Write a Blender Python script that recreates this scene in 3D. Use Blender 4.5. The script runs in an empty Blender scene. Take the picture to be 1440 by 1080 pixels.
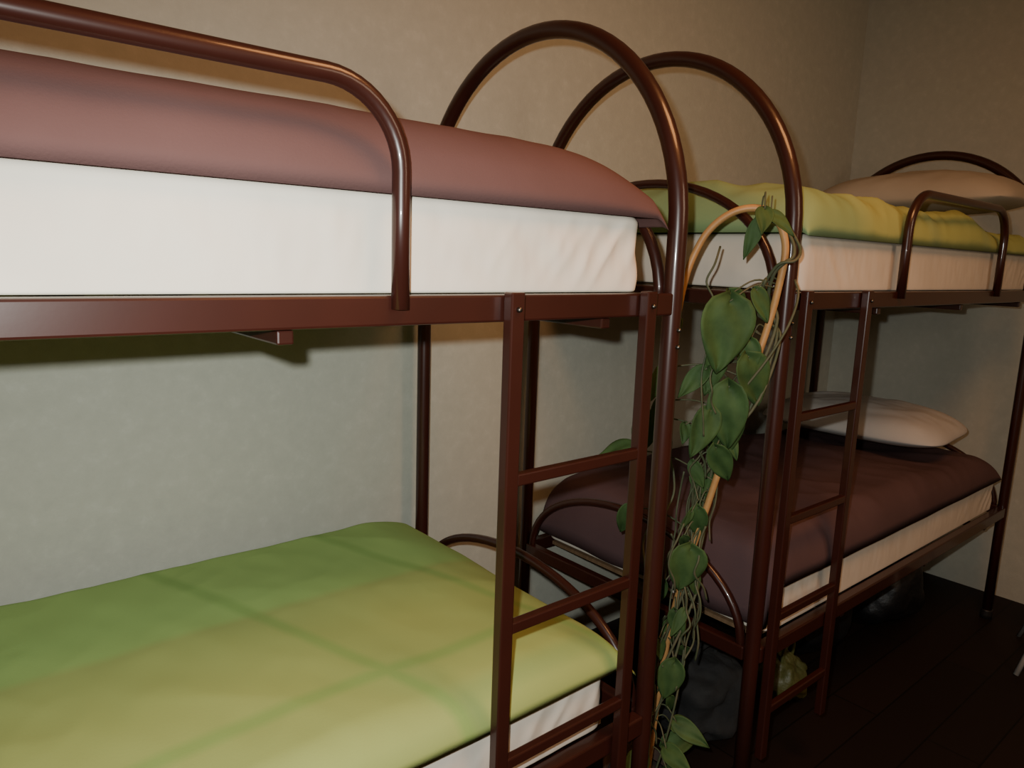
import bpy, bmesh, math, random
from mathutils import Vector, Matrix, noise
random.seed(4)
Z0 = 1.53
scene = bpy.context.scene
COL = scene.collection

# ------------------------------------------------------------------ materials
def new_mat(name):
    m = bpy.data.materials.new(name); m.use_nodes = True
    nt = m.node_tree
    return m, nt, nt.nodes["Principled BSDF"]

def noise_node(nt, scale, detail=4, rough=.55, coord='Object', stretch=(1,1,1)):
    tc = nt.nodes.new('ShaderNodeTexCoord'); mp = nt.nodes.new('ShaderNodeMapping')
    mp.inputs['Scale'].default_value = stretch
    nt.links.new(tc.outputs[coord], mp.inputs['Vector'])
    n = nt.nodes.new('ShaderNodeTexNoise')
    n.inputs['Scale'].default_value = scale; n.inputs['Detail'].default_value = detail
    n.inputs['Roughness'].default_value = rough
    nt.links.new(mp.outputs['Vector'], n.inputs['Vector'])
    return n

def ramp(nt, fac, stops):
    r = nt.nodes.new('ShaderNodeValToRGB')
    el = r.color_ramp.elements
    while len(el) < len(stops): el.new(.5)
    for e, (p, c) in zip(el, stops):
        e.position = p; e.color = (*c, 1)
    nt.links.new(fac, r.inputs['Fac'])
    return r

def bump(nt, bsdf, h, strength, dist):
    b = nt.nodes.new('ShaderNodeBump')
    b.inputs['Strength'].default_value = strength; b.inputs['Distance'].default_value = dist
    nt.links.new(h, b.inputs['Height']); nt.links.new(b.outputs['Normal'], bsdf.inputs['Normal'])

def simple(name, c1, c2, scale=8, rough=.6, bs=.2, bd=.002, bscale=60, metallic=0, spec=.5, stretch=(1,1,1), coat=0):
    m, nt, b = new_mat(name)
    n = noise_node(nt, scale, stretch=stretch)
    r = ramp(nt, n.outputs['Fac'], [(.3, c1), (.7, c2)])
    nt.links.new(r.outputs['Color'], b.inputs['Base Color'])
    b.inputs['Roughness'].default_value = rough
    b.inputs['Metallic'].default_value = metallic
    b.inputs['Specular IOR Level'].default_value = spec
    b.inputs['Coat Weight'].default_value = coat
    b.inputs['Coat Roughness'].default_value = .07
    n2 = noise_node(nt, bscale, 3)
    bump(nt, b, n2.outputs['Fac'], bs, bd)
    return m

M_paint = simple('maroon_paint', (.026,.0064,.0042), (.033,.0080,.0050), 6, .34, .04, .0006, 120, spec=.35, coat=.4)
M_black = simple('black_plastic', (.01,.01,.01), (.02,.02,.02), 20, .5)
M_steel = simple('zinc_steel', (.10,.09,.08), (.16,.15,.13), 40, .4, metallic=1)
M_wood = simple('slat_wood', (.12,.07,.035), (.18,.11,.06), 6, .6, stretch=(1,12,1))
M_cane = simple('cane', (.30,.155,.055), (.42,.23,.085), 14, .5, .3, .002, 50)
M_terra = simple('brown_clay', (.03,.016,.011), (.045,.022,.014), 12, .8)
M_soil = simple('soil', (.01,.007,.005), (.03,.02,.014), 60, 1, 1, .01, 60)
M_leaf = simple('leaf_green', (.020,.046,.012), (.050,.094,.028), 14, .7, .2, .001, 30, spec=.25)
M_stem = simple('stem_green', (.035,.055,.022), (.085,.075,.04), 25, .7)
M_cloth_w = simple('white_cotton', (.63,.585,.50), (.69,.64,.55), 5, .9, .12, .0015, 260, spec=.15)
M_cloth_w2 = simple('cream_cotton', (.52,.475,.41), (.57,.52,.45), 5, .9, .12, .0015, 260, spec=.15)
M_pill_w = simple('beige_pillow_cotton', (.34,.30,.245), (.39,.345,.28), 5, .9, .12, .0015, 200, spec=.15)
M_pill_w2 = simple('pale_pillow_cotton', (.40,.39,.375), (.45,.44,.42), 5, .9, .12, .0015, 200, spec=.15)
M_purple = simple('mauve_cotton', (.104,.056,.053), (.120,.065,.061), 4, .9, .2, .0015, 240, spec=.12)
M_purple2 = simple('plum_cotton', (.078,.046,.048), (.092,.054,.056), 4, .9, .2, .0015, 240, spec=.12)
M_bag = simple('black_nylon', (.004,.004,.005), (.009,.009,.010), 10, .5, .6, .01, 20)
M_bag2 = simple('grey_fabric', (.010,.010,.011), (.02,.019,.018), 9, .9, .5, .01, 25)
M_ybag = simple('yellow_plastic', (.09,.08,.02), (.065,.076,.022), 12, .5, .6, .01, 30)
M_stool = simple('pale_metal', (.3,.29,.27), (.38,.36,.33), 20, .4)

def wall_mat():
    m, nt, b = new_mat('embossed_wallpaper')
    n = noise_node(nt, 22, 8, .7)
    r = ramp(nt, n.outputs['Fac'], [(.34, (.388,.393,.338)), (.55, (.412,.417,.358)), (.74,(.458,.463,.402))])
    nt.links.new(r.outputs['Color'], b.inputs['Base Color'])
    b.inputs['Roughness'].default_value = .8
    b.inputs['Specular IOR Level'].default_value = .2
    n2 = noise_node(nt, 60, 8, .7)
    bump(nt, b, n2.outputs['Fac'], .28, .004)
    return m
M_wall = wall_mat()
M_ceil = simple('ceiling_paint', (.6,.55,.48), (.66,.6,.52), 4, .9)

def floor_mat():
    m, nt, b = new_mat('dark_laminate')
    tc = nt.nodes.new('ShaderNodeTexCoord')
    br = nt.nodes.new('ShaderNodeTexBrick')
    br.inputs['Color1'].default_value = (.009,.005,.004,1); br.inputs['Color2'].default_value = (.013,.007,.005,1)
    br.inputs['Mortar'].default_value = (.003,.002,.001,1)
    br.inputs['Scale'].default_value = 1; br.inputs['Brick Width'].default_value = 1.2
    br.inputs['Row Height'].default_value = .16; br.inputs['Mortar Size'].default_value = .003
    nt.links.new(tc.outputs['Object'], br.inputs['Vector'])
    nt.links.new(br.outputs['Color'], b.inputs['Base Color'])
    b.inputs['Roughness'].default_value = .6
    b.inputs['Specular IOR Level'].default_value = .25
    return m
M_floor = floor_mat()

def plaid(name, ysplit, xs, ys, skew, green, yellow, stripe, w=.022, blend=.05, xsplit=None, amt=.4):
    """woven plaid cotton in object coordinates (metres)"""
    m, nt, b = new_mat(name)
    tc = nt.nodes.new('ShaderNodeTexCoord'); sp = nt.nodes.new('ShaderNodeSeparateXYZ')
    nn = noise_node(nt, 2.2, 1)
    nt.links.new(tc.outputs['Object'], sp.inputs[0])
    def M(op, a, c, clamp=False):
        n = nt.nodes.new('ShaderNodeMath'); n.operation = op; n.use_clamp = clamp
        for i, v in enumerate((a, c)):
            if isinstance(v, (int, float)): n.inputs[i].default_value = v
            else: nt.links.new(v, n.inputs[i])
        return n.outputs[0]
    wob = M('MULTIPLY', M('SUBTRACT', nn.outputs['Fac'], .5), .03)
    X = M('ADD', M('ADD', sp.outputs['X'], M('MULTIPLY', sp.outputs['Y'], skew)), wob)
    Y = M('ADD', sp.outputs['Y'], wob)
    def mix(f, c1, c2):
        n = nt.nodes.new('ShaderNodeMix'); n.data_type = 'RGBA'
        nt.links.new(f, n.inputs['Factor'])
        for k, c in ((6, c1), (7, c2)):
            if isinstance(c, tuple): n.inputs[k].default_value = (*c, 1)
            else: nt.links.new(c, n.inputs[k])
        return n.outputs[2]
    f = M('ADD', M('DIVIDE', M('SUBTRACT', Y, ysplit), blend), .5, True)
    if xsplit is not None:
        g = M('ADD', M('DIVIDE', M('SUBTRACT', xsplit, X), blend), .5, True)
        f = M('MAXIMUM', f, g)
    col = mix(f, yellow, green)
    s = None
    for coord, lst in ((X, xs), (Y, ys)):
        for p in lst:
            d = M('ABSOLUTE', M('SUBTRACT', coord, p), 0)
            t = M('SUBTRACT', 1.3, M('DIVIDE', d, w), True)
            s = t if s is None else M('MAXIMUM', s, t)
    s = M('MULTIPLY', s, amt)
    col = mix(s, col, stripe)
    nt.links.new(col, b.inputs['Base Color'])
    b.inputs['Roughness'].default_value = .9
    b.inputs['Specular IOR Level'].default_value = .15
    n2 = noise_node(nt, 220, 3)
    bump(nt, b, n2.outputs['Fac'], .15, .0015)
    return m

# ------------------------------------------------------------------ helpers
def mesh_obj(name, verts, faces, mat, smooth=True, label=None, center=None):
    vs = [Vector(v) for v in verts]
    lo = Vector([min(v[i] for v in vs) for i in range(3)]); hi = Vector([max(v[i] for v in vs) for i in range(3)])
    c = (lo + hi) / 2 if center is None else Vector(center)
    me = bpy.data.meshes.new(name)
    me.from_pydata([v - c for v in vs], [], faces)
    bm = bmesh.new(); bm.from_mesh(me); bmesh.ops.recalc_face_normals(bm, faces=bm.faces); bm.to_mesh(me); bm.free()
    me.materials.append(mat)
    if smooth:
        for p in me.polygons: p.use_smooth = True
    ob = bpy.data.objects.new(name, me); ob.location = c
    COL.objects.link(ob)
    if label: ob["label"] = label
    return ob

def box(name, a, b, mat, bevel=.003, seg=2):
    a, b = Vector(a), Vector(b)
    bm = bmesh.new(); bmesh.ops.create_cube(bm, size=1)
    d = b - a
    for v in bm.verts: v.co = Vector((v.co.x*abs(d.x), v.co.y*abs(d.y), v.co.z*abs(d.z)))
    if bevel: bmesh.ops.bevel(bm, geom=bm.edges[:], offset=bevel, segments=seg, affect='EDGES', profile=.5)
    me = bpy.data.meshes.new(name); bm.to_mesh(me); bm.free()
    me.materials.append(mat)
    ob = bpy.data.objects.new(name, me); ob.location = (a + b) / 2
    COL.objects.link(ob)
    return ob

def tube_geo(pts, r, seg=16, rfun=None):
    P = [Vector(p) for p in pts]; n = len(P)
    T = []
    for i in range(n):
        t = (P[min(i+1, n-1)] - P[max(i-1, 0)])
        T.append(t.normalized())
    up = Vector((0,0,1)) if abs(T[0].z) < .9 else Vector((1,0,0))
    N = (up - T[0]*up.dot(T[0])).normalized()
    V = []; F = []
    for i in range(n):
        N = (N - T[i]*N.dot(T[i])).normalized()
        B = T[i].cross(N)
        rr = rfun(i/(n-1))*r if rfun else r
        for k in range(seg):
            a = 2*math.pi*k/seg
            V.append(P[i] + (N*math.cos(a) + B*math.sin(a))*rr)
    for i in range(n-1):
        for k in range(seg):
            F.append((i*seg+k, i*seg+(k+1)%seg, (i+1)*seg+(k+1)%seg, (i+1)*seg+k))
    F.append(tuple(range(seg))[::-1]); F.append(tuple((n-1)*seg+k for k in range(seg)))
    return V, F

def tube(name, pts, r, mat, seg=16, rfun=None, label=None):
    V, F = tube_geo(pts, r, seg, rfun)
    return mesh_obj(name, V, F, mat, True, label)

def merge(name, geos, mat, label=None, smooth=True):
    V = []; F = []
    for v, f in geos:
        o = len(V); V += list(v); F += [tuple(i+o for i in q) for q in f]
    return mesh_obj(name, V, F, mat, smooth, label)

def catmull(pts, k=8):
    P = [Vector(p) for p in pts]; P = [P[0]*2-P[1]] + P + [P[-1]*2-P[-2]]
    out = []
    for i in range(1, len(P)-2):
        for j in range(k):
            t = j/k
            out.append(.5*((2*P[i]) + (P[i+1]-P[i-1])*t + (2*P[i-1]-5*P[i]+4*P[i+1]-P[i+2])*t*t + (3*P[i]-P[i-1]-3*P[i+1]+P[i+2])*t**3))
    out.append(P[-2]); return out

def empty(name, loc, label, cat, group=None):
    e = bpy.data.objects.new(name, None); e.location = loc; e.empty_display_size = .1
    COL.objects.link(e); e["label"] = label; e["category"] = cat
    if group: e["group"] = group
    return e

def parent(ch, pa, pw):
    ch.parent = pa; ch.location = ch.location - Vector(pw)

def top(ob, label, cat, group=None):
    ob["label"] = label; ob["category"] = cat
    if group: ob["group"] = group
    return ob

# ------------------------------------------------------------------ room
def struct(name, a, b, mat):
    o = box(name, a, b, mat, 0); o["kind"] = "structure"; return o
YB, XR, XL, YF, H = 1.935, 3.97, -1.35, -1.7, 3.1
struct('floor', (XL,YF,-.1), (XR,YB,0), M_floor)
struct('ceiling', (XL,YF,H), (XR,YB,H+.1), M_ceil)
struct('wall_back', (XL-.1,YB,-.1), (XR+.1,YB+.1,H+.1), M_wall)
struct('wall_front', (XL-.1,YF-.1,-.1), (XR+.1,YF,H+.1), M_wall)
struct('wall_right', (XR,YF,-.1), (XR+.1,YB,H+.1), M_wall)
struct('wall_left', (XL-.1,YF,-.1), (XL,YB,H+.1), M_wall)

# ------------------------------------------------------------------ bunk beds
yf, yb = .943, 1.863
yc = (yf+yb)/2; RW = (yb-yf)/2
def arch_path(x, apex):
    zc = apex - RW
    pts = [(x, yf, .012), (x, yf, .5), (x, yf, 1.0), (x, yf, 1.4)]
    for k in range(0, 41):
        a = math.pi*k/40
        pts.append((x, yc - RW*math.cos(a), zc + RW*math.sin(a)))
    pts += [(x, yb, 1.4), (x, yb, 1.0), (x, yb, .5), (x, yb, .012)]
    return pts

def bunk(x0, x1, lad, guard, apexes, label, lowh):
    base = Vector(((x0+x1)/2, yc, 0))
    E = empty('bunk_bed', base, label, 'bunk bed', 'metal bunk beds along the wall')
    add = lambda o: (parent(o, E, base), o)[1]
    for x, ap in zip((x0, x1), apexes):
        add(tube('arched_end_frame', arch_path(x, ap), .020, M_paint, 20))
        for y in (yf, yb):
            add(tube('foot_cap', [(x,y,0),(x,y,.02),(x,y,.035),(x,y,.04)], .024, M_black, 16))
        for zr, hh in ((1.445, .305), (.505, lowh)):
            add(box('end_rail', (x-.015, yf+.018, zr-.02), (x+.015, yb-.018, zr+.02), M_paint, .004))
            n = 32
            pts = []
            for k in range(n+1):
                a = math.pi*k/n
                pts.append((x, yc-.425*math.cos(a), zr + hh*math.sin(a)**.9))
            add(tube('inner_arch', pts, .0125, M_paint, 12))
    for zr in (1.4475, .5025):
        for y in (yf, yb):
            add(box('side_rail', (x0+.018, y-.016, zr-.0225), (x1-.018, y+.016, zr+.0225), M_paint, .004))
        for fx in (.26, .585, .90):
            xx = x0 + (x1-x0)*fx
            add(box('cross_bar', (xx-.012, yf-.002, zr-.044), (xx+.012, yb, zr-.024), M_paint, .003))
        g = []
        ns = 14
        for i in range(ns):
            xx = x0+.12 + (x1-x0-.24)*i/(ns-1)
            a = (xx-.028, yf+.045, zr+.004); b2 = (xx+.028, yb-.045, zr+.016)
            V = [(px,py,pz) for px in (a[0],b2[0]) for py in (a[1],b2[1]) for pz in (a[2],b2[2])]
            F = [(0,1,3,2),(4,6,7,5),(0,4,5,1),(2,3,7,6),(0,2,6,4),(1,5,7,3)]
            g.append((V,F))
        add(merge('slat_base', g, M_wood, smooth=False))
    ga, gb = guard; r = .115; zt = Z0+.228; yg = yf-.020
    pts = [(ga, yg, 1.45), (ga, yg, zt-r-.05)]
    for k in range(13):
        a = math.pi/2*k/12; pts.append((ga+r-r*math.cos(a), yg, zt-r+r*math.sin(a)))
    for k in range(13):
        a = math.pi/2*k/12; pts.append((gb-r+r*math.sin(a), yg, zt-r+r*math.cos(a)))
    pts += [(gb, yg, zt-r-.05), (gb, yg, 1.45)]
    add(tube('guard_rail', pts, .0135, M_paint, 16))
    la, lb = lad
    L = empty('ladder', (0,0,0), '', ''); del L["label"]; del L["category"]
    lw = Vector(((la+lb)/2, .912, .2)); L.parent = E; L.location = lw - base
    def addl(o): parent(o, L, lw)
    for x in (la, lb):
        addl(box('ladder_rail', (x-.0145, .903, .20), (x+.0145, .925, 1.475), M_paint, .003))
        o = tube('bolt', [(x, .902, 1.447), (x,.899,1.447), (x,.897,1.447)], .005, M_steel, 12, lambda t: 1-.3*t); addl(o)
    for z in (1.155, .882, .612, .342):
        addl(box('rung', (la+.012, .904, z-.011), (lb-.012, .922, z+.011), M_paint, .003))
    for x, s in ((x0, 1), (x1, -1)):
        for z in (1.395, 1.36):
            o = tube('bolt', [(x+.0*s, yf-.019, z), (x, yf-.023, z), (x, yf-.026, z)], .005, M_steel, 12, lambda t: 1-.35*t); add(o)
    return E
bunk(-.77, 1.23, (.778, 1.118), (-.26, .567), (Z0+.53, Z0+.53), 'maroon tubular bunk bed with mauve and green duvets', .245)
bunk(1.677, 3.67, (1.722, 2.05), (2.285, 3.115), (Z0+.55, Z0+.52), 'maroon tubular bunk bed standing near the room corner', .27)

# ------------------------------------------------------------------ bedding
def ridged(p):
    return 1-abs(noise.noise(p))*2

def mattress(name, x0, x1, y0, y1, z0, z1, mat, seed, label, amp=1):
    R = .05; er = .016; eb = .005
    per = []
    def seg(a, b, nrm, n):
        for i in range(n):
            t = i/n; per.append((a[0]+(b[0]-a[0])*t, a[1]+(b[1]-a[1])*t, nrm[0], nrm[1]))
    def corner(cx, cy, a0, n=10):
        for i in range(n):
            a = a0 + math.pi/2*i/n; per.append((cx+R*math.cos(a), cy+R*math.sin(a), math.cos(a), math.sin(a)))
    seg((x0+R,y0),(x1-R,y0),(0,-1),420); corner(x1-R,y0+R,-math.pi/2)
    seg((x1,y0+R),(x1,y1-R),(1,0),160); corner(x1-R,y1-R,0)
    seg((x1-R,y1),(x0+R,y1),(0,1),60); corner(x0+R,y1-R,math.pi/2)
    seg((x0,y1-R),(x0,y0+R),(-1,0),160); corner(x0+R,y0+R,math.pi)
    n = len(per); V = []; F = []
    prof = []
    for k in range(5):
        a = math.pi/2*k/4; prof.append((eb*(1-math.sin(a)), z0+eb*(1-math.cos(a))))
    for k in range(1, 14): prof.append((0, z0+eb+(z1-z0-eb-er)*k/14))
    for k in range(5):
        a = math.pi/2*k/4; prof.append((er*(1-math.cos(a)), z1-er*(1-math.sin(a))))
    for ins, z in prof:
        h = (z-z0)/(z1-z0)
        for (x, y, nx, ny) in per:
            dc = min(abs(x-x0), abs(x-x1))+min(abs(y-y0), abs(y-y1))
            cw = math.exp(-dc/.22)
            sgn = 1 if abs(x-x1) < abs(x-x0) else -1
            q = (x*sgn + y*.3 - .75*h*.14)
            w = (ridged((q*16+seed, h*.7, seed))-.5)*.011*cw
            w += noise.noise((x*17+h*1.6+seed, y*17, h*1.2))*.004
            w += noise.noise((x*46+seed, y*46, h*2.5))*.001
            w += noise.noise((x*3+seed, y*3, h))*.004
            w = w*amp*math.sin(min(1, max(0, h*1.1))*math.pi*.9+.1) - .003
            V.append((x + nx*(w-ins), y + ny*(w-ins), z))
    m = len(prof)
    for i in range(m-1):
        for k in range(n):
            F.append((i*n+k, i*n+(k+1)%n, (i+1)*n+(k+1)%n, (i+1)*n+k))
    c0 = len(V); V.append(((x0+x1)/2,(y0+y1)/2,z0)); V.append(((x0+x1)/2,(y0+y1)/2,z1))
    for k in range(n):
        F.append((k, c0, (k+1)%n)); F.append(((m-1)*n+k, (m-1)*n+(k+1)%n, c0+1))
    return top(mesh_obj(name, V, F, mat), label, 'mattress')

def duvet(x0, x1, y0, y1, zb, Hh, R, mat, seed, label, wr=.012, droop=None, nx=250, ny=120, origin=None, hf=None, hem=.008, fine=1, ldroop=None):
    Rx0, Rx1, Ry0, Ry1 = R
    f = lambda d, r: math.sqrt(max(0, 1-(1-min(max(d,0)/r, 1))**2))
    def mp(s): return .45*s + .55*(.5-.5*math.cos(math.pi*s))
    topv = []; botv = []
    for i in range(nx+1):
        for j in range(ny+1):
            x = x0+(x1-x0)*mp(i/nx); y = y0+(y1-y0)*mp(j/ny)
            e = f(x-x0,Rx0)*f(x1-x,Rx1)*f(y-y0,Ry0)*f(y1-y,Ry1)
            drop = 0
            if droop:
                for (xm, dd) in droop:
                    if x > xm: drop += dd*min(1.3, (abs(x-xm)/.045))**1.4
            bd = drop
            if ldroop and x < ldroop[0]:
                q = (ldroop[0]-x)/(ldroop[0]-x0)
                amt = ldroop[1]*(1+.12*noise.noise((y*5, 3.1, seed)))
                bd += amt*min(1, q*2.2)
                drop += amt*q**2.2
            if y < y0+.018:
                hm = hem*((y0+.018-y)/.018)**1.2
                drop += hm; bd += hm
            h = Hh
            if hf: h = Hh*hf(x, y)
            w = noise.noise((x*2.6+seed, y*2.6, seed))*.9
            w += noise.noise((x*7+y*2+seed, y*4-x*2, seed*2))*.45
            w += (ridged((x*5+y*3+seed*3, y*3.5, 1.7))-.5)*.45*fine
            w += (ridged((x*9-y*5+seed, y*7, 2.7))-.5)*.22*fine
            w += noise.noise((x*16+seed, y*11+x*6, 4))*.16*fine
            z = zb + h*e + w*wr*(.25+.75*e) * (1 if e > .05 else e*20)
            ox = noise.noise((y*4+seed, 2.2, x*.3))*.008*(.3 if ldroop and x < x0+.1 else 1); oy = noise.noise((x*4+seed, 7.1, y*.3))*.003
            edge = i in (0,nx) or j in (0,ny)
            z = max(z, zb + .004*(e>0)) - (bd if edge else drop)
            topv.append((x+ox, y+oy, z)); botv.append((x+ox, y+oy, zb-bd+.001))
    V = topv[:]
    idx = {}
    for i in range(nx+1):
        for j in range(ny+1):
            k = i*(ny+1)+j
            if i in (0,nx) or j in (0,ny): idx[k] = k
            else: idx[k] = len(V); V.append(botv[k])
    F = []
    for i in range(nx):
        for j in range(ny):
            a, b, c, d = i*(ny+1)+j, (i+1)*(ny+1)+j, (i+1)*(ny+1)+j+1, i*(ny+1)+j+1
            F.append((a,b,c,d)); F.append((idx[a], idx[d], idx[c], idx[b]))
    return top(mesh_obj('duvet', V, F, mat, True, None, origin), label, 'duvet')

def pillow(cx, cy, cz, sx, sy, T, rot, mat, seed, label, tilt=(0,0)):
    V = []; F = []; n = 70
    def g(s, t):
        return max(0, (1-abs(s)**2.8)*(1-abs(t)**2.8))**.55
    for side in (1, -1):
        for i in range(n+1):
            for j in range(n+1):
                s = math.sin(math.pi/2*(i/n*2-1)); t = math.sin(math.pi/2*(j/n*2-1))
                px = s*sx/2*(1-.14*abs(t)**5 - .03*(1-t*t)); py = t*sy/2*(1-.10*abs(s)**5 - .02*(1-s*s))
                e = g(s,t)
                w = noise.noise((px*6+seed, py*5, side))*.012 + noise.noise((px*22+seed, py*14, side*3))*.005
                w += noise.noise((px*10+py*6+seed, py*3, side+4))*.010
                V.append((px, py, side*(T/2*e*(1 if side>0 else .5)) + w*e*(1 if side>0 else .3)))
    def id(side, i, j):
        if side and (i in (0,n) or j in (0,n)): side = 0
        return side*(n+1)**2 + i*(n+1)+j
    for sd in (0,1):
        for i in range(n):
            for j in range(n):
                F.append((id(sd,i,j), id(sd,i+1,j), id(sd,i+1,j+1), id(sd,i,j+1)))
    M = Matrix.Rotation(rot, 3, 'Z') @ Matrix.Rotation(tilt[1], 3, 'Y') @ Matrix.Rotation(tilt[0], 3, 'X')
    V = [M @ Vector(v) + Vector((cx,cy,cz)) for v in V]
    used = sorted({i for q in F for i in q}); mp = {u:k for k,u in enumerate(used)}
    V = [V[u] for u in used]; F = [tuple(mp[i] for i in q) for q in F]
    return top(mesh_obj('pillow', V, F, mat), label, 'pillow')

my0, my1 = .957, 1.856
mattress('mattress', -.68, 1.162, my0, my1, 1.471, Z0+.088, M_cloth_w, 1.3, 'upper bunk mattress in white fitted sheet under mauve duvet')
mattress('mattress', -.68, 1.13, my0, my1, .526, .668, M_cloth_w2, 5.3, 'lower bunk mattress in white fitted sheet under green duvet')
mattress('mattress', 1.75, 3.60, my0, my1, 1.471, Z0+.085, M_cloth_w2, 8.1, 'upper bunk mattress in cream fitted sheet under plaid duvet', .6)
mattress('mattress', 1.765, 3.60, my0, my1, .526, .668, M_cloth_w2, 3.7, 'lower bunk mattress in white fitted sheet under plum duvet', .6)

duvet(-.66, 1.204, .940, 1.80, Z0+.0905, .124, (.2,.27,.14,.12), M_purple, 2.1, 'mauve cotton duvet spread smoothly on the upper bunk', .0035, droop=[(1.166,.030)], hem=.006)
MG1 = plaid('green_plaid_cotton', 1.46, (1.08, 1.50), (1.12,), .371, (.270,.395,.125), (.280,.335,.110), (.185,.30,.085), w=.020, blend=.03, amt=.62)
duvet(-.66, 1.188, .940, 1.85, .6705, .085, (.2,.25,.09,.05), MG1, 6.4, 'green and yellow plaid duvet spread on the lower bunk', .007, droop=[(1.136,.028)], origin=(0,0,0),
      hf=lambda x, y: .75+.25*min(1,(y-.93)/.5))
MG2 = plaid('yellow_plaid_cotton', 9.0, (2.65,3.1), (1.15,1.55), .1, (.23,.315,.15), (.33,.37,.14), (.25,.32,.155), w=.05, blend=.12, xsplit=2.15, amt=.5)
duvet(1.745, 3.60, .940, 1.83, Z0+.0875, .14, (.12,.12,.10,.12), MG2, 9.7, 'yellow and green plaid duvet rumpled on the upper bunk', .026, origin=(0,0,0),
      hf=lambda x, y: (.82+.2*noise.noise((x*3.3,y*2,5))+ .14*math.cos((x-1.8)*2.4))*(1-.25*min(1,max(0,(x-2.9)/.25))), fine=1.4)
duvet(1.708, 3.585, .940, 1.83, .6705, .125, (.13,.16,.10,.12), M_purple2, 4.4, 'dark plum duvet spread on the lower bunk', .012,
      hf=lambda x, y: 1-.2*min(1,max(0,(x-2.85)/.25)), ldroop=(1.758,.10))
pillow(3.375, 1.34, Z0+.295, .49, .80, .24, .03, M_pill_w, 1.1, 'beige pillow lying on the plaid duvet', (.0,-.03))
pillow(3.26, 1.42, Z0-.665, .50, .78, .20, .06, M_pill_w2, 7.7, 'off-white pillow lying on the plum duvet', (.0,-.03))

# ------------------------------------------------------------------ climbing plant
pb = Vector((1.475, 1.13, 0))
PL = empty('potted_climbing_plant', pb, 'leafy vine climbing a cane hoop between the bunk beds', 'potted plant')
def lathe(name, prof, c, mat, n=40):
    V = []; F = []
    for r, z in prof:
        for k in range(n):
            a = 2*math.pi*k/n; V.append((c[0]+r*math.cos(a), c[1]+r*math.sin(a), c[2]+z))
    for i in range(len(prof)-1):
        for k in range(n): F.append((i*n+k, i*n+(k+1)%n, (i+1)*n+(k+1)%n, (i+1)*n+k))
    F.append(tuple(range(n))); F.append(tuple((len(prof)-1)*n+k for k in range(n)))
    return mesh_obj(name, V, F, mat)
parent(lathe('pot', [(.070,0),(.075,.004),(.092,.13),(.100,.132),(.102,.155),(.092,.155),(.088,.12),(.03,.118)], pb, M_terra), PL, pb)
parent(lathe('soil', [(.02,.112),(.089,.112),(.089,.125),(.07,.132),(.02,.136)], pb, M_soil), PL, pb)
z = lambda v: Z0+v
hoop = catmull([(1.48,1.16,.12),(1.475,1.135,z(-.9)),(1.455,1.11,z(-.5)),(1.44,1.085,z(-.117)),(1.455,1.05,z(.045)),(1.48,.985,z(.118)),
        (1.52,.918,z(.122)),(1.55,.888,z(.055)),(1.56,.90,z(-.05)),(1.56,.93,z(-.19)),(1.53,1.01,z(-.56)),(1.50,1.08,z(-.93)),(1.48,1.11,.12)], 12)
parent(tube('cane_hoop', hoop, .0085, M_cane, 10), PL, pb)
def wind(path, a0, a1, turns, rad, ph):
    out = []
    n = len(path)
    for i in range(int(a0*n), int(a1*n)):
        t = i/n; a = ph+turns*2*math.pi*t
        out.append(Vector(path[i]) + Vector((math.cos(a)*rad, math.sin(a)*rad, math.sin(a*1.7)*rad*.5)))
    return out
rev = hoop[::-1]
stems = [tube_geo(catmull(wind(rev, .0, .50, 7, .020, 0)[::3], 4), .0042, 8),
         tube_geo(catmull(wind(rev, .0, .46, 6, .033, 2.4)[::4], 5), .0036, 8),
         tube_geo(catmull(wind(rev, .0, .36, 4, .05, 4.0)[::4], 5), .003, 6),
         tube_geo(catmull(wind(rev, .0, .34, 7, .045, 1.0)[::4], 5), .0036, 6)]
random.seed(11)
def tend(p, L, amp, r=.0016):
    p = Vector(p); pts = []
    ax, ay = random.uniform(-1,1), random.uniform(-1,1)
    for i in range(6):
        t = i/5
        pts.append(p + Vector((ax*amp*math.sin(t*3.2)+random.uniform(-.010,.010), ay*amp*math.sin(t*2.5)+random.uniform(-.010,.010), -L*t)))
    return tube_geo(catmull(pts, 6), r, 6)
for zz, k in ((.0,1),(-.2,3),(-.35,4),(-.5,7),(-.65,8),(-.8,8),(-.95,7),(-1.05,5)):
    for _ in range(k):
        stems.append(tend((random.uniform(1.43,1.56), random.uniform(.95,1.06)+max(0,-zz)*.08, z(zz)+random.uniform(-.05,.05)), random.uniform(.14,.28), random.uniform(.02,.08), random.uniform(.0018,.003)))
def leaf(base, tip_dir, normal, L, W, curl=.15):
    d = Vector(tip_dir).normalized(); nrm = Vector(normal); nrm = (nrm - d*nrm.dot(d)).normalized(); s = d.cross(nrm)
    n = 12; m = 6; V = []; F = []
    for i in range(n+1):
        t = i/n
        w = W/2*(math.sin(math.pi*min(1, t**.62*1.0))**.85)*(1 if t<.999 else 0)
        back = .16*L*(1-t)**3
        for j in range(-m, m+1):
            q = j/m
            along = t*L - back*abs(q)**1.2
            V.append(Vector(base) + d*along + s*(w*q) + nrm*(-curl*L*t*t + .22*w*abs(q)**1.3 + .04*W*math.sin(q*5+t*6)))
    c = 2*m+1
    for i in range(n):
        for j in range(c-1): F.append((i*c+j, i*c+j+1, (i+1)*c+j+1, (i+1)*c+j))
    return V, F
leaves = []
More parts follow.
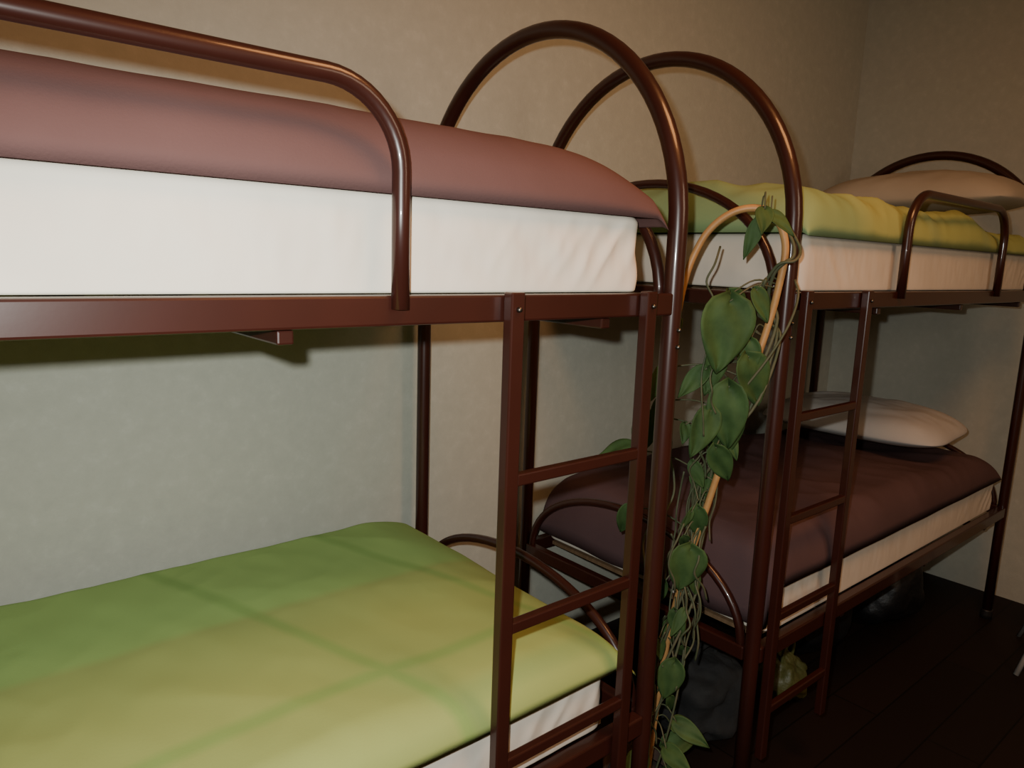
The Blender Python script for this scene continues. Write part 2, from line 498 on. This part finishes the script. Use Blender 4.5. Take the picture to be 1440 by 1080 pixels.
specs = [
 (1.43,.94,-.080,.165,.125,(-.1,.0,-1),(-.6,-.8,.1)),
 (1.46,.96,-.065,.11,.07,(.5,-.1,-.8),(-.4,-.8,.4)),
 (1.50,.925,-.21,.125,.09,(.35,-.2,-1),(-.5,-.8,.3)),
 (1.51,.93,-.17,.08,.05,(.1,-.1,-1),(-.9,-.4,.1)),
 (1.47,.95,-.28,.16,.095,(0.1,0,-1),(-.8,-.5,.0)),
 (1.49,.96,-.33,.15,.085,(.2,.1,-.9),(-.7,-.7,.2)),
 (1.45,.98,-.34,.12,.07,(-.3,.1,-.9),(-.5,-.8,.2)),
 (1.47,.97,-.43,.11,.06,(.5,-.1,-.9),(-.8,-.5,.2)),
 (1.46,.98,-.20,.11,.06,(-.1,.1,-.9),(-.5,-.8,.3)),
 (1.50,1.20,-.40,.13,.07,(0.1,.35,-1),(-.8,-.5,.2)),
 (1.50,1.25,-.50,.11,.07,(-.3,.9,-.25),(-.5,-.4,.8)),
 (1.50,1.16,-.35,.12,.05,(0.1,.2,-1),(-.8,-.5,.2)),
 (1.47,1.02,-.70,.12,.10,(-.1,.1,-1),(-.6,-.8,.2)),
 (1.50,1.24,-.66,.09,.06,(-.1,.3,-1),(-.6,-.7,.2)),
 (1.49,1.02,-.60,.10,.05,(.3,.1,-1),(-.8,-.5,.2)),
 (1.47,1.04,-1.02,.11,.07,(-.2,.1,-1),(-.7,-.6,.3)),
 (1.49,.91,.125,.07,.04,(-.5,-.3,-.6),(-.6,-.6,.5)),
 (1.50,.90,.115,.07,.04,(.3,-.6,-.5),(-.4,-.6,.6)),
 (1.49,.92,.10,.09,.035,(-.3,.2,-1),(-.8,-.5,.2)),
 (1.50,.92,-.055,.08,.045,(.3,-.3,-.8),(-.5,-.8,.3)),
 (1.44,1.08,-.14,.08,.03,(-.2,.5,-.8),(-.9,-.2,.1)),
 (1.42,1.10,-.25,.10,.04,(-.3,.2,-1),(-.6,-.7,.1)),
 (1.43,.99,-.24,.09,.045,(-.5,.3,-.6),(-.8,-.5,.4)),
 (1.50,1.04,-1.20,.10,.05,(.2,-.8,-.3),(-.6,-.4,.5)),
 (1.45,1.03,-1.25,.10,.05,(-.2,-.9,-.1),(-.6,-.4,.5)),
 (1.40,1.07,-1.27,.10,.06,(-.8,-.3,-.1),(-.5,-.4,.6)),
 (1.54,1.08,-1.25,.10,.05,(.9,-.1,-.2),(-.3,-.6,.6)),
 (1.48,1.04,-1.34,.12,.06,(.1,-1,-.2),(-.6,-.3,.5)),
 (1.54,1.10,-1.32,.10,.06,(.8,-.5,.1),(-.3,-.6,.6)),
 (1.47,1.05,-.88,.08,.045,(.2,-.2,-1),(-.8,-.4,.2)),
]
rl = random.Random(5)
for k in range(26):
    zz = rl.uniform(-1.15, -.15); 
    specs.append((rl.uniform(1.43,1.55), rl.uniform(.94,1.03)-zz*.09, zz, rl.uniform(.045,.08), rl.uniform(.022,.045),
                  (rl.uniform(-.7,.7), rl.uniform(-.4,.4), -1), (rl.uniform(-1,-.2), rl.uniform(-1,-.2), rl.uniform(0,.5))))
for (x,y,zz,L,W,d,nn) in specs:
    leaves.append(leaf((x,y,z(zz)), d, nn, L, W))
    b = Vector((x,y,z(zz))); q = min(hoop[40:], key=lambda p: (p-b).length)
    q = q + Vector((0,0,.03)); mid = (b+q)/2 + Vector((0,0,.02))
    stems.append(tube_geo(catmull([q, mid, b], 5), .002, 6))
fo = merge('foliage', leaves, M_leaf)
sol = fo.modifiers.new('s', 'SOLIDIFY'); sol.thickness = .0012
parent(fo, PL, pb)
parent(merge('stem', stems, M_stem), PL, pb)

# ------------------------------------------------------------------ things under the bed
def sack(name, c, s, mat, seed, label, cat, handles=True, amp=.12, neck=0):
    V = []; F = []; nu, nv = 64, 40
    for i in range(nv+1):
        ph = math.pi*i/nv - math.pi/2
        for j in range(nu):
            th = 2*math.pi*j/nu
            sg = lambda v, p: math.copysign(abs(v)**p, v)
            cx = sg(math.cos(ph), .6)*sg(math.cos(th), .7); cy = sg(math.cos(ph), .6)*sg(math.sin(th), .7); cz = sg(math.sin(ph), .7)
            if neck and cz > .2: k = 1-neck*(cz-.2)/.8; cx *= k; cy *= k
            w = 1 + amp*noise.noise((cx*1.8+seed, cy*1.8, cz*1.8)) + amp*.4*(ridged((cx*4+seed, cy*4, cz*3))-.5)
            V.append((cx*s[0]/2*w, cy*s[1]/2*w, max(-1, cz*w)*s[2]/2+s[2]/2))
    for i in range(nv):
        for j in range(nu): F.append((i*nu+j, i*nu+(j+1)%nu, (i+1)*nu+(j+1)%nu, (i+1)*nu+j))
    base = Vector((c[0], c[1], 0))
    E = empty(name, base, label, cat)
    b = mesh_obj('bag_body', [Vector(v)+base for v in V], F, mat); parent(b, E, base)
    if handles:
        for sy in (-.25, .25):
            zt = s[2]*.93
            pts = catmull([base+Vector((-s[0]*.2, sy*s[1]*.4, zt-.03)), base+Vector((-s[0]*.15, sy*s[1]*.4-.01, zt+.05)),
                   base+Vector((s[0]*.15, sy*s[1]*.4-.01, zt+.05)), base+Vector((s[0]*.2, sy*s[1]*.4, zt-.03))], 8)
            parent(tube('handle', pts, .007, mat, 8), E, base)
    return E
sack('duffel_bag', (3.28,1.28), (.40,.34,.30), M_bag, 2.2, 'black nylon duffel bag on the floor beneath the bed', 'bag')
sack('plastic_bag', (2.34,1.20), (.17,.17,.17), M_ybag, 5.1, 'crumpled yellow plastic bag on the floor beneath the bed', 'bag', True, .2, .5)
sack('fabric_bag', (1.95,1.30), (.30,.34,.26), M_bag2, 7.9, 'soft grey fabric bag on the floor beneath the bed', 'bag', True, .2)
sack('backpack', (2.78,1.34), (.36,.30,.34), M_bag, 9.2, 'black backpack on the floor beneath the bed', 'bag', True, .12, .2)

sb = Vector((3.45, .56, 0))
S = empty('stool', sb, 'low stool with pale splayed metal legs beside the bunk bed', 'stool')
parent(lathe('seat', [(.14,.43),(.16,.435),(.165,.45),(.16,.465),(.12,.47)], sb, M_bag2), S, sb)
for a in (2.6, 2.6+math.pi/2, 2.6+math.pi, 2.6-math.pi/2):
    d = Vector((math.cos(a), math.sin(a), 0))
    parent(tube('leg', [sb+d*.10+Vector((0,0,.432)), sb+d*.18+Vector((0,0,.22)), sb+d*.27+Vector((0,0,.0))], .010, M_stool, 12), S, sb)

# ------------------------------------------------------------------ lights
def light(name, kind, loc, energy, color, size, target=None):
    l = bpy.data.lights.new(name, kind); l.energy = energy; l.color = color
    if kind == 'AREA': l.size = size; l.shape = 'DISK'
    else: l.shadow_soft_size = size
    o = bpy.data.objects.new(name, l); o.location = loc; COL.objects.link(o)
    if target: o.rotation_euler = (Vector(target)-Vector(loc)).to_track_quat('-Z','Y').to_euler()
    return o
r = Vector((.7646,-.6436,.0343)); up = Vector((.0839,.1520,.9848)); fw = Vector((.6390,.7501,-.1702))
flash = Vector((0,0,Z0)) - r*.045 + up*.055 + fw*.01
fl = light('camera_flash', 'SPOT', flash, 118, (.97,1,.95), .012, flash + fw - up*.26 - r*.10)
fl.data.spot_size = math.radians(128); fl.data.spot_blend = 1.0
light('ceiling_lamp_light', 'AREA', (1.3,-.1,3.0), 36, (1,.44,.16), .9, (1.3,.2,0))
light('warm_fill_light', 'AREA', (1.9,-1.4,2.2), 12, (1,.74,.52), .9, (2.6,1.5,.8))  # added fill with no real lamp behind it, lifts the right half and lower bunk
w = bpy.data.worlds.new('world'); scene.world = w; w.use_nodes = True
w.node_tree.nodes['Background'].inputs[0].default_value = (.5,.35,.2,1); w.node_tree.nodes['Background'].inputs[1].default_value = .02

# ------------------------------------------------------------------ camera
cam = bpy.data.cameras.new('camera'); cam.lens = 25.7; cam.sensor_width = 36; cam.clip_start = .02
co = bpy.data.objects.new('camera', cam); COL.objects.link(co)
x = r.normalized(); zc = (-fw).normalized(); y = zc.cross(x).normalized(); x = y.cross(zc)
Mx = Matrix((x, y, zc)).transposed().to_4x4(); Mx.translation = Vector((0,0,Z0))
co.matrix_world = Mx
scene.camera = co
